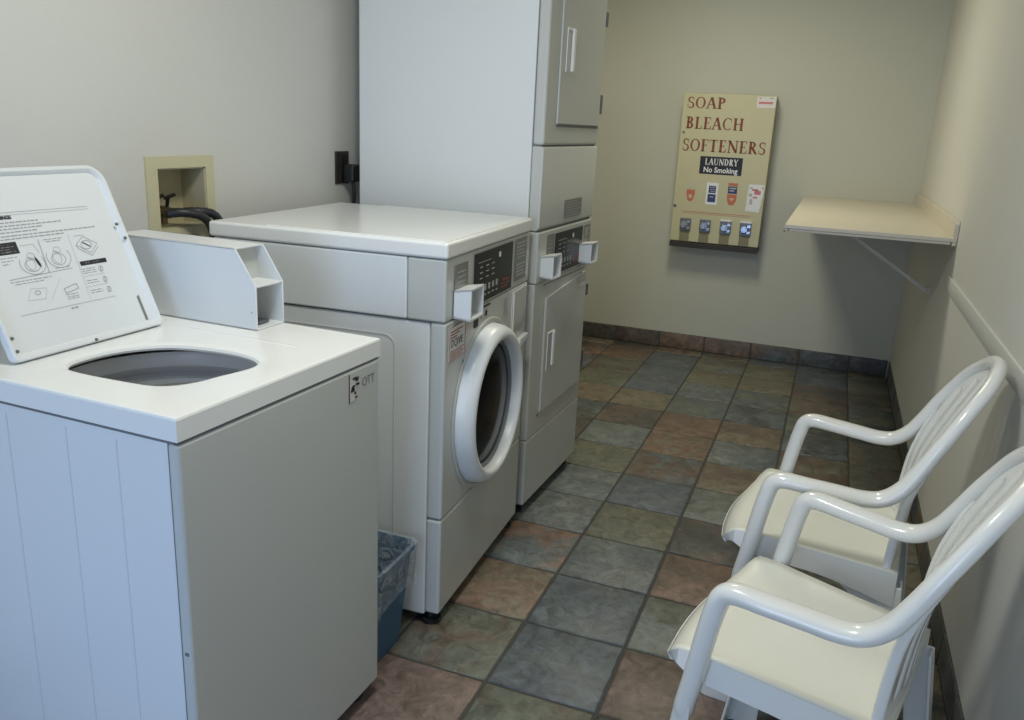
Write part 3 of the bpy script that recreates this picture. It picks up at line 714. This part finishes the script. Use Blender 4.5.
ol = thing('wall_outlet', 'dark brown electrical outlet on the left wall beside the dryer', 'outlet', (XL, 1.600, 1.20))
bm = bmesh.new(); box(bm, 0, .006, -.046, .040, -.058, .056); link('cover_plate', bm, 'outlet', ol, bevel=.002)
bm = bmesh.new()
for z in (-.026, .024): box(bm, .006, .009, -.017, .017, z-.016, z+.016)
link('socket', bm, 'black', ol, bevel=.002)
pc = thing('power_cord', 'black plug and cord hanging from the wall outlet', 'power cord', (XL+.010, 1.615, 1.19))
bm = bmesh.new(); box(bm, 0, .045, -.026, .026, -.040, .022); link('plug', bm, 'black', pc, bevel=.008, segs=3)
bm = bmesh.new(); tube(bm, spline([(.028, 0, -.035), (.030, .002, -.075), (.024, .012, -.14), (.018, .02, -.30), (.016, .02, -.60)], 5), .0075, 10); link('cord', bm, 'hose', pc, smooth=True)

# ------------------------------------------------------------------ soap vending machine
VX0, VX1, VZ0, VZ1, VY = -.037, .497, .690, 1.604, 4.20
vm = thing('vending_machine', 'beige wall-mounted laundry soap vending machine with red-brown lettering', 'vending machine', ((VX0+VX1)/2, YB, VZ0))
VW, VH, VD = VX1-VX0, VZ1-VZ0, YB-VY
bm = bmesh.new(); box(bm, -VW/2, VW/2, -VD+.012, -.0005, .03, VH); link('case', bm, 'vendor_side', vm, bevel=.006)
bm = bmesh.new(); box(bm, -VW/2-.002, VW/2+.002, -VD, -VD+.011, .035, VH+.002); fr = link('front_door', bm, 'vendor', vm, bevel=.004)
bm = bmesh.new(); box(bm, -VW/2, VW/2, -VD-.012, -.002, 0, .030); link('tray', bm, 'dark_tray', vm, bevel=.003)
yf = -VD-.0006
def V(u, v, off=0): return (-VW/2+u*VW, yf-off, VH*(1-v))
def vrect(bm, u0, u1, v0, v1, off=0, t=.0012, mi=0):
    a = V(u0, v1); b = V(u1, v0); box(bm, a[0], b[0], yf-off-t, yf-off, a[2], b[2], mi)
def vtext(bm, body, u0, u1, v0, v1, off=.0004):
    o = V(u0, v1); serif_text(bm, body, (v1-v0)*VH, (u1-u0)*VW, lambda a, b: (o[0]+a, yf-off, o[2]+b))
for body, u0, u1, v0, v1 in (('SOAP', .045, .47, .020, .090), ('BLEACH', .050, .69, .145, .220), ('SOFTENERS', .035, .955, .285, .362)):
    bm = bmesh.new(); vtext(bm, body, u0, u1, v0, v1); link('lettering', bm, 'rust', fr)
bm = bmesh.new(); vrect(bm, .255, .725, .392, .505); sg = link('sign_plate', bm, 'sign_black', fr)
bm = bmesh.new(); vtext(bm, 'LAUNDRY', .310, .675, .403, .446, .0016)
o2 = V(.49, .493); text_bm(bm, 'No Smoking', .044, lambda a, b: (o2[0]+a*.92, yf-.0016, o2[2]+b), bold=.0010, align='CENTER')
link('sign_lettering', bm, 'sign_white', sg)
bm = bmesh.new(); vrect(bm, .80, 1.0, .006, .075); s2 = link('white_sticker', bm, 'paper_white', fr)
bm = bmesh.new(); vrect(bm, .82, .97, .036, .050, .0014, .0004, 0); vrect(bm, .82, .84, .012, .02, .0014, .0004, 0); vrect(bm, .93, .97, .012, .018, .0014, .0004, 1); link('sticker_print', bm, ['pink', 'ink_soft'], s2)
for v, r in ((.245, .006), (.725, .009)):
    bm = bmesh.new(); rings = lathe(bm, [(r, 0), (r, -.004), (r*.6, -.006)], V(.020 if r > .007 else .035, v), 'y', 16); disc_cap(bm, rings[-1]); link('lock', bm, 'chrome_dark', fr, smooth=True)
V_ = V
def V(u, v, off=0): return V_(u, v-.018 if .56 < v < .7525 else v, off)
# the four product windows
def shape(bm, uc, pts, mi, off):
    bm.faces.new([bm.verts.new(V(uc+u, v, off)) for u, v in pts]).material_index = mi
for k, uc in enumerate((.185, .425, .650, .890)):
    bm = bmesh.new()
    if k == 0:
        vrect(bm, uc-.060, uc+.060, .578, .620, 0, .001, 1)
        shape(bm, uc, [(-.045,.632),(.045,.632),(.050,.655),(.030,.700),(0,.712),(-.03,.700),(-.05,.655)], 0, .0006); shape(bm, uc, [(-.02,.665),(.02,.665),(.012,.690),(-.012,.690)], 1, .0012)
        mats = ['orange', 'pale']
    elif k == 1:
        vrect(bm, uc-.065, uc+.065, .578, .722, 0, .001, 0)
        vrect(bm, uc-.040, uc+.040, .598, .645, .001, .0006, 1); vrect(bm, uc-.045, uc+.045, .652, .705, .001, .0006, 1)
        for q in range(3): vrect(bm, uc-.03+.005*q, uc+.03, .606+.013*q, .610+.013*q, .0016, .0004, 2)
        vrect(bm, uc-.02, uc+.02, .668, .674, .0016, .0004, 2)
        mats = ['sign_white', 'navy', 'ink_faint']
    elif k == 2:
        shape(bm, uc, [(-.055,.572),(.055,.572),(.05,.590),(-.05,.590)], 0, .0006); vrect(bm, uc-.05, uc+.05, .594, .640, 0, .001, 1)
        for q in range(2): vrect(bm, uc-.035, uc+.04-.02*q, .602+.016*q, .610+.016*q, .001, .0006, 3)
        shape(bm, uc, [(-.055,.645),(.055,.645),(.05,.685),(.025,.715),(-.025,.715),(-.05,.685)], 0, .0006); shape(bm, uc, [(-.03,.670),(.03,.670),(.0,.690)], 2, .0012)
        mats = ['orange', 'navy', 'pale', 'ink_faint']
    else:
        bm.faces.new([bm.verts.new(V(u, v, .0008)) for u, v in ((.825,.572),(1.0,.572),(.965,.752),(.812,.745))]).material_index = 0
        for q, (u0, u1, v0, v1) in enumerate(((.835,.865,.59,.60),(.86,.93,.60,.612),(.835,.87,.63,.65),(.89,.96,.61,.635),(.85,.88,.665,.70),(.88,.93,.65,.66),(.97,.985,.58,.60))): vrect(bm, u0, u1, v0, v1, .001, .0005, 1 if q % 2 else 2)
        mats = ['sign_white', 'pink', 'ink_faint']
    link('product_picture', bm, mats, fr)
bm = bmesh.new(); vrect(bm, .10, .88, .757, .760, 0, .0004); vrect(bm, .12, .86, .768, .770, 0, .0004); link('small_print', bm, 'orange', fr)
for k, uc in enumerate((.162, .388, .620, .842)):
    bm = bmesh.new(); vrect(bm, uc-.062, uc+.062, .805, .890, 0, .010, 0)
    cmch = link('coin_mechanism', bm, 'chrome_dark', fr, bevel=.003)
    bm = bmesh.new(); rings = lathe(bm, [(.026, 0), (.026, -.008), (.020, -.014), (.014, -.014), (.012, -.022)], (V(uc-.012, .848)[0], yf-.010, V(0, .848)[2]), 'y', 6); disc_cap(bm, rings[-1])
    vrect(bm, uc+.020, uc+.055, .818, .835, .010, .010, 0); vrect(bm, uc+.020, uc+.055, .858, .875, .010, .010, 0); link('turn_knob', bm, 'chrome', cmch)
    if k > 1: bm = bmesh.new(); vrect(bm, uc-.062, uc+.062, .795, .806, 0, .012); link('price_tag', bm, 'sign_white', cmch)
    bm = bmesh.new(); vrect(bm, uc-.060, uc+.052, .893, .960, 0, .0008); link('dispensing_slot', bm, 'slot', fr)

# ------------------------------------------------------------------ folding shelf
sh = thing('wall_shelf', 'cream laminate shelf on the right wall in the far corner', 'shelf', (XR, 2.46, 0))
X0 = .722-XR; SD = YB-2.46
bm = bmesh.new(); box(bm, X0, -.002, 0, SD-.002, 1.030, 1.045); link('shelf_board', bm, 'shelf', sh, bevel=.002)
bm = bmesh.new(); box(bm, X0+.012, -.022, .002, .022, 1.019, 1.0295); box(bm, X0+.002, X0+.020, .002, SD-.004, 1.019, 1.0295); link('shelf_edge', bm, 'shelf_white', sh, bevel=.002)
bm = bmesh.new(); prism(bm, [(.004, 1.015), (SD-.004, 1.015), (SD-.004, 1.108), (.020, 1.108), (.004, 1.096)], 'x', -.018, -.0006); link('backsplash', bm, 'shelf', sh, bevel=.003)
for yy in (.53,):
    bm = bmesh.new(); a = Vector((-.016, yy, .756)); b = Vector((-.41, yy, 1.008))
    dv = (b-a).normalized(); nn = Vector((-dv.z, 0, dv.x))*.008
    for q, (s0, s1) in enumerate((((-1), 1),)):
        P = [a+nn, b+nn, b-nn, a-nn]; prism(bm, [(p.x, p.z) for p in P], 'y', yy-.009, yy+.009)
    box(bm, -.44, -.37, yy-.011, yy+.011, 1.004, 1.0185); box(bm, -.020, -.0006, yy-.009, yy+.009, .745, .775)
    link('bracket', bm, 'shelf_white', sh, bevel=.001)
bm = bmesh.new(); box(bm, X0-.002, X0+.002, .010, .018, 1.014, 1.022); link('screw', bm, 'black', sh)

# ------------------------------------------------------------------ waste bin with liner
wb = thing('waste_bin', 'blue plastic waste bin tucked between the two washers', 'waste bin', (-.176, .650, 0))
def rrect(hx, hy, r, z, cx=0, cy=0, n=6, wob=0):
    pts = []
    for sx, sy, a0 in ((1,1,0),(-1,1,90),(-1,-1,180),(1,-1,270)):
        for k in range(n+1):
            a = math.radians(a0+90*k/n); pts.append((cx+sx*(hx-r)+r*math.cos(a), cy+sy*(hy-r)+r*math.sin(a), z))
    return pts
def skin(bm, loops, cap0=False, cap1=False):
    R_ = [[bm.verts.new(p) for p in lp] for lp in loops]
    for a, b in zip(R_, R_[1:]):
        n = len(a)
        for i in range(n): bm.faces.new((a[i], a[(i+1) % n], b[(i+1) % n], b[i]))
    if cap0: bm.faces.new(R_[0][::-1])
    if cap1: bm.faces.new(R_[-1])
bm = bmesh.new(); BZ = .290
skin(bm, [rrect(.122, .092, .03, .001), rrect(.150, .109, .03, BZ-.012), rrect(.157, .113, .03, BZ-.012), rrect(.158, .113, .03, BZ), rrect(.150, .108, .028, BZ), rrect(.147, .106, .028, BZ-.02), rrect(.119, .089, .028, .006)], True, True)
link('bin_body', bm, 'bin', wb, smooth=True)
bm = bmesh.new()
def wob(pts, a, seed, zz=0):
    out = []
    for i, (x, y, z) in enumerate(pts):
        q = 1 + a*math.sin(i*2.1+seed)*.5 + a*math.sin(i*.9+seed*3); out.append((x*q, y*q, z + zz*math.sin(i*.55+seed)))
    return out
skin(bm, [wob(rrect(.149+.006, .110+.003, .03, BZ-.110, n=10), .02, 1, .016), wob(rrect(.158, .114, .03, BZ-.055, n=10), .012, 2), wob(rrect(.161, .1165, .03, BZ-.01, n=10), .006, 3), rrect(.161, .1165, .03, BZ+.004, n=10), rrect(.150, .108, .028, BZ+.004, n=10),
          wob(rrect(.138, .10, .028, BZ-.06, n=10), .02, 4), wob(rrect(.115, .080, .028, BZ-.16, n=10), .05, 5), wob(rrect(.09, .06, .028, .05, n=10), .06, 6)])
link('bin_liner', bm, 'liner', wb, smooth=True, angle=80)

# ------------------------------------------------------------------ chairs
def chair(name, label, loc, rz, group):
    root = thing(name, label, 'chair', loc, rz, group)
    # seat
    bm = bmesh.new(); NX, NY = 26, 22
    def seat_pt(i, j):
        u = i/NX; q = j/NY*2-1
        x = -.034 + .418*u
        w = .222 - .030*u - .034*max(0, 1-u/.10)**2
        xx = x + .022*q*q*(1-u)**4
        z = .460 - .026*u + .010*math.sin(min(1, u/.25)*PI/2) - .012
        z += -.040*max(0, (.10-u)/.10)**1.6
        z += -.009*(1-q*q)*math.sin(PI*min(1, u*1.05))
        z += .010*(abs(q)**6)*(1-.5*u)
        return Vector((xx, w*q, z))
    G = [[bm.verts.new(seat_pt(i, j)) for j in range(NY+1)] for i in range(NX+1)]
    for i in range(NX):
        for j in range(NY): bm.faces.new((G[i][j], G[i+1][j], G[i+1][j+1], G[i][j+1]))
    st_ = link('seat', bm, 'seat', root, smooth=True, angle=80)
    so = st_.modifiers.new('s', 'SOLIDIFY'); so.thickness = .007; so.offset = 0
    # skirt below the seat
    bm = bmesh.new()
    for s in (-1, 1):
        n = 22; prev = None
        for i in range(n+1):
            u = i/n; a = seat_pt(u*NX, 0 if s < 0 else NY)
            top = a + Vector((0, s*.003, .002)); low = a + Vector((.012*max(0, 1-u/.1), s*.009*min(1, u/.1), -.050*min(1, .12+u/.22) - .030*max(0, (u-.55)/.45)**1.5))
            pr_ = [bm.verts.new(q) for q in (top, low, low+Vector((0, -s*.006, 0)), top+Vector((0, -s*.006, -.004)))]
            if prev:
                for k in range(4): bm.faces.new((prev[k], prev[(k+1) % 4], pr_[(k+1) % 4], pr_[k]))
            else: bm.faces.new(pr_)
            prev = pr_
        bm.faces.new(prev[::-1])
    prev = None
    for j in range(NY+1):
        a = seat_pt(0, j); top = a + Vector((-.004, 0, .003)); low = a + Vector((.004, 0, -.010))
        pr_ = [bm.verts.new(q) for q in (top, low, low+Vector((.006, 0, 0)), top+Vector((.006, 0, 0)))]
        if prev:
            for k in range(4): bm.faces.new((prev[k], prev[(k+1) % 4], pr_[(k+1) % 4], pr_[k]))
        else: bm.faces.new(pr_)
        prev = pr_
    bm.faces.new(prev[::-1])
    link('seat_skirt', bm, 'chair', root, smooth=True)
    # one continuous rolled edge: post, armrest, rim of the back, armrest, post
    half = [(.044, .238, .30), (.048, .238, .36), (.058, .240, .42), (.073, .242, .52), (.084, .2425, .580), (.094, .242, .611), (.118, .241, .6225), (.17, .237, .6205), (.23, .231, .617), (.285, .226, .614), (.325, .222, .622), (.358, .218, .650), (.384, .214, .694), (.408, .208, .742), (.434, .195, .790), (.461, .168, .838), (.487, .122, .876), (.502, .064, .899), (.508, 0, .906)]
    full = half + [(x, -y, z) for x, y, z in half[-2::-1]]
    P = [Vector(p) for p in spline(full, 6)]; n_ = len(P)
    def rad(i):
        t = min(i, n_-1-i)/6.0
        t -= 1
        if t < 0: return (.021+.013*t, .019+.012*t)
        if t < 4: return (.021, .019)
        if t < 6: k = (t-4)/2; return (.021+.005*k, .019-.002*k)
        if t < 10: return (.026, .017)
        k = min(1, (t-10)/3); return (.026-.009*k, .017-.002*k)
    prev = None; rings = []
    for i_, p in enumerate(P):
        t = (P[min(i_+1, n_-1)]-P[max(i_-1, 0)]).normalized()
        sv = Vector((0, 1, 0)) if prev is None else prev
        sv = (sv - t*sv.dot(t)).normalized(); prev = sv; uv = sv.cross(t).normalized(); ra, rb = rad(i_)
        rings.append([p + sv*ra*math.copysign(abs(math.cos(2*PI*k/18))**.8, math.cos(2*PI*k/18)) + uv*rb*math.sin(2*PI*k/18) for k in range(18)])
    ja = 13*6; jb = n_-1-ja
    def piece(a, b):
        bm = bmesh.new(); R_ = [[bm.verts.new(q) for q in rings[i_]] for i_ in range(a, b+1)]
        for r0, r1 in zip(R_, R_[1:]):
            for k in range(18): bm.faces.new((r0[k], r0[(k+1) % 18], r1[(k+1) % 18], r1[k]))
        return bm
    link('armrest', piece(0, ja), 'chair', root, smooth=True, angle=80); link('armrest', piece(jb, n_-1), 'chair', root, smooth=True, angle=80)
    rim_bm = piece(ja, jb)
    # legs
    for s in (-1, 1):
        bm = bmesh.new(); prev = None; n = 12
        for i in range(n+1):
            t = i/n; z = .375*(1-t); cx = .031-.044*t; cy = .256-.010*t; wx = .034+.040*t; wy = .038+.018*t; th = .007
            # L section: outer corner (cx, cy)
            Lp = [(cx+.015-.015*math.sin(a_), cy-.015+.015*math.cos(a_)) for a_ in (PI/2, PI/3, PI/6, 0)] + [(cx+wx, cy), (cx+wx, cy-th), (cx+th+.008, cy-th), (cx+th, cy-th-.008), (cx+th, cy-wy), (cx, cy-wy)]
            ring = [bm.verts.new((x, s*y, z)) for x, y in Lp]
            if prev:
                for k in range(len(ring)): bm.faces.new((prev[k], prev[(k+1) % len(ring)], ring[(k+1) % len(ring)], ring[k]))
            else: bm.faces.new(ring)
            prev = ring
        bm.faces.new(prev[::-1]); link('leg', bm, 'chair', root, bevel=.0028, segs=3)
        bm = bmesh.new(); prev = None; n = 16
        for i in range(n+1):
            t = i/n; z = .405*(1-t)
            xr = .398 + .045*t; wx = .060 + .115*max(0, 1-t/.32)**2.0 - .012*t; cy = .194 + .048*t; wy = .045; th = .006
            Lp = [(xr, cy), (xr-wx, cy), (xr-wx, cy-th), (xr-th, cy-th), (xr-th, cy-wy), (xr, cy-wy)]
            ring = [bm.verts.new((x, s*y, z)) for x, y in Lp]
            if prev:
                for k in range(len(ring)): bm.faces.new((prev[k], prev[(k+1) % len(ring)], ring[(k+1) % len(ring)], ring[k]))
            else: bm.faces.new(ring)
            prev = ring
        bm.faces.new(prev[::-1]); link('leg', bm, 'chair', root, bevel=.0028, segs=3)
    # backrest: slotted panel
    CL = spline([(.372, .415), (.378, .52), (.392, .62), (.428, .72), (.472, .82), (.512, .906)], 8)
    HW = spline([(.178, .415), (.180, .52), (.185, .60), (.194, .68), (.201, .745), (.195, .785), (.170, .835), (.124, .874), (.066, .898), (.004, .906)], 8)
    def interp(T, z):
        for a, b in zip(T, T[1:]):
            if a[1] <= z <= b[1]: return a[0] + (b[0]-a[0])*(z-a[1])/(b[1]-a[1]+1e-9)
        return T[0][0] if z < T[0][1] else T[-1][0]
    def bp(q, z, e=0):
        y = q*interp(HW, z)
        return Vector((interp(CL, z) - .60*y*y + .004 + e, y, z))
    bm = bmesh.new(); NV, NQ = 72, 72
    zs = [.418 + (.904-.418)*i/NV for i in range(NV+1)]
    slots = (-.72, -.43, -.145, .145, .43, .72); hs = .030
    cols = [-1, -.90]
    for c in slots: cols += [c-hs, c, c+hs, c+.145]
    cols = sorted(set([q for q in cols if q < .98] + [.90, 1]))
    def bf(f, z):
        wz = interp(HW, z); wf = wz if z < .72 else .196
        y = max(-wz, min(wz, f*wf)); return bp(y/wz, z)
    G = [[bm.verts.new(bf(f, z)) for f in cols] for z in zs]
    for i in range(NV):
        for j in range(len(cols)-1):
            z = (zs[i]+zs[i+1])/2; f = (cols[j]+cols[j+1])/2
            cut = any(abs(f-c) < hs and .475 < z < .872-.14*c*c for c in slots)
            P4 = (G[i][j], G[i][j+1], G[i+1][j+1], G[i+1][j])
            if not cut and (P4[0].co-P4[1].co).length + (P4[2].co-P4[3].co).length > 1e-4: bm.faces.new(P4)
    bmesh.ops.delete(bm, geom=[v for v in bm.verts if not v.link_faces], context='VERTS')
    bmesh.ops.remove_doubles(bm, verts=bm.verts[:], dist=1e-5)
    bk = link('backrest', bm, 'chair', root, smooth=True, angle=80)
    so = bk.modifiers.new('s', 'SOLIDIFY'); so.thickness = .010; so.offset = 0
    link('back_rim', rim_bm, 'chair', bk, smooth=True, angle=80)
    for s in (-1, 1):
        PP = [bp(s*.985, .415+k*.030) for k in range(12)]
        bm = bmesh.new(); tube(bm, PP, lambda i, n: (.008, .010), 10, up=(1, 0, 0)); link('back_side_edge', bm, 'chair', bk, smooth=True, angle=80)
    return root
chair('plastic_armchair', 'white plastic armchair nearest the camera, its back cut off by the frame', (.777, .545, 0), math.radians(-14), 'plastic armchairs along the right wall')
chair('plastic_armchair', 'white plastic armchair behind the nearer one, its whole rounded back showing', (.785, 1.085, 0), math.radians(-6), 'plastic armchairs along the right wall')

# ------------------------------------------------------------------ light
def area(name, loc, target, size, sizey, power, color, spread=PI):
    d = bpy.data.lights.new(name, 'AREA'); d.shape = 'RECTANGLE'; d.size = size; d.size_y = sizey; d.energy = power; d.color = color; d.spread = spread
    o = bpy.data.objects.new(name, d); COL.objects.link(o); o.location = loc
    o.rotation_euler = (Vector(target)-Vector(loc)).to_track_quat('-Z', 'Y').to_euler(); return o
area('ceiling_lamp', (.20, 2.95, 2.40), (.20, 2.95, 0), .35, .50, 18.5, (1.0, .96, .76))
area('ceiling_lamp_near', (.28, .25, 2.40), (.28, .25, 0), .30, .40, 19, (.98, .98, .90))
area('door_daylight', (.40, YF-.30, 1.25), (.10, 1.5, .9), 1.1, 1.7, 30, (.54, .71, 1.0))
area('added_blue_fill', (-.05, YF+.15, .75), (-.25, -.08, .40), .5, .8, 1.3, (.14, .40, 1.0), math.radians(70))  # unseen fill lamp, added to tint the near washer's side blue
w = bpy.data.worlds.new('world'); scene.world = w; w.use_nodes = True
w.node_tree.nodes['Background'].inputs[0].default_value = (.62, .75, 1, 1); w.node_tree.nodes['Background'].inputs[1].default_value = .6

# ------------------------------------------------------------------ camera
f, rx, ry, rz = 829.8871, -0.27715, -0.04904, 0.3559
Rm = Matrix.Rotation(rz, 3, 'Z') @ Matrix.Rotation(rx, 3, 'X') @ Matrix.Rotation(ry, 3, 'Y')
cam = bpy.data.cameras.new('camera'); cam.sensor_width = 36; cam.lens = f*36/1024; cam.clip_start = .02
co = bpy.data.objects.new('camera', cam); COL.objects.link(co)
m3 = Matrix((Rm.col[0], Rm.col[2], -Rm.col[1])).transposed()
co.matrix_world = Matrix.Translation((0.89361, -1.04297, 1.37958)) @ m3.to_4x4()
scene.camera = co
scene.view_settings.view_transform = 'Standard'
scene.view_settings.look = 'None'
scene.view_settings.exposure = -0.14
scene.cycles.max_bounces = 8
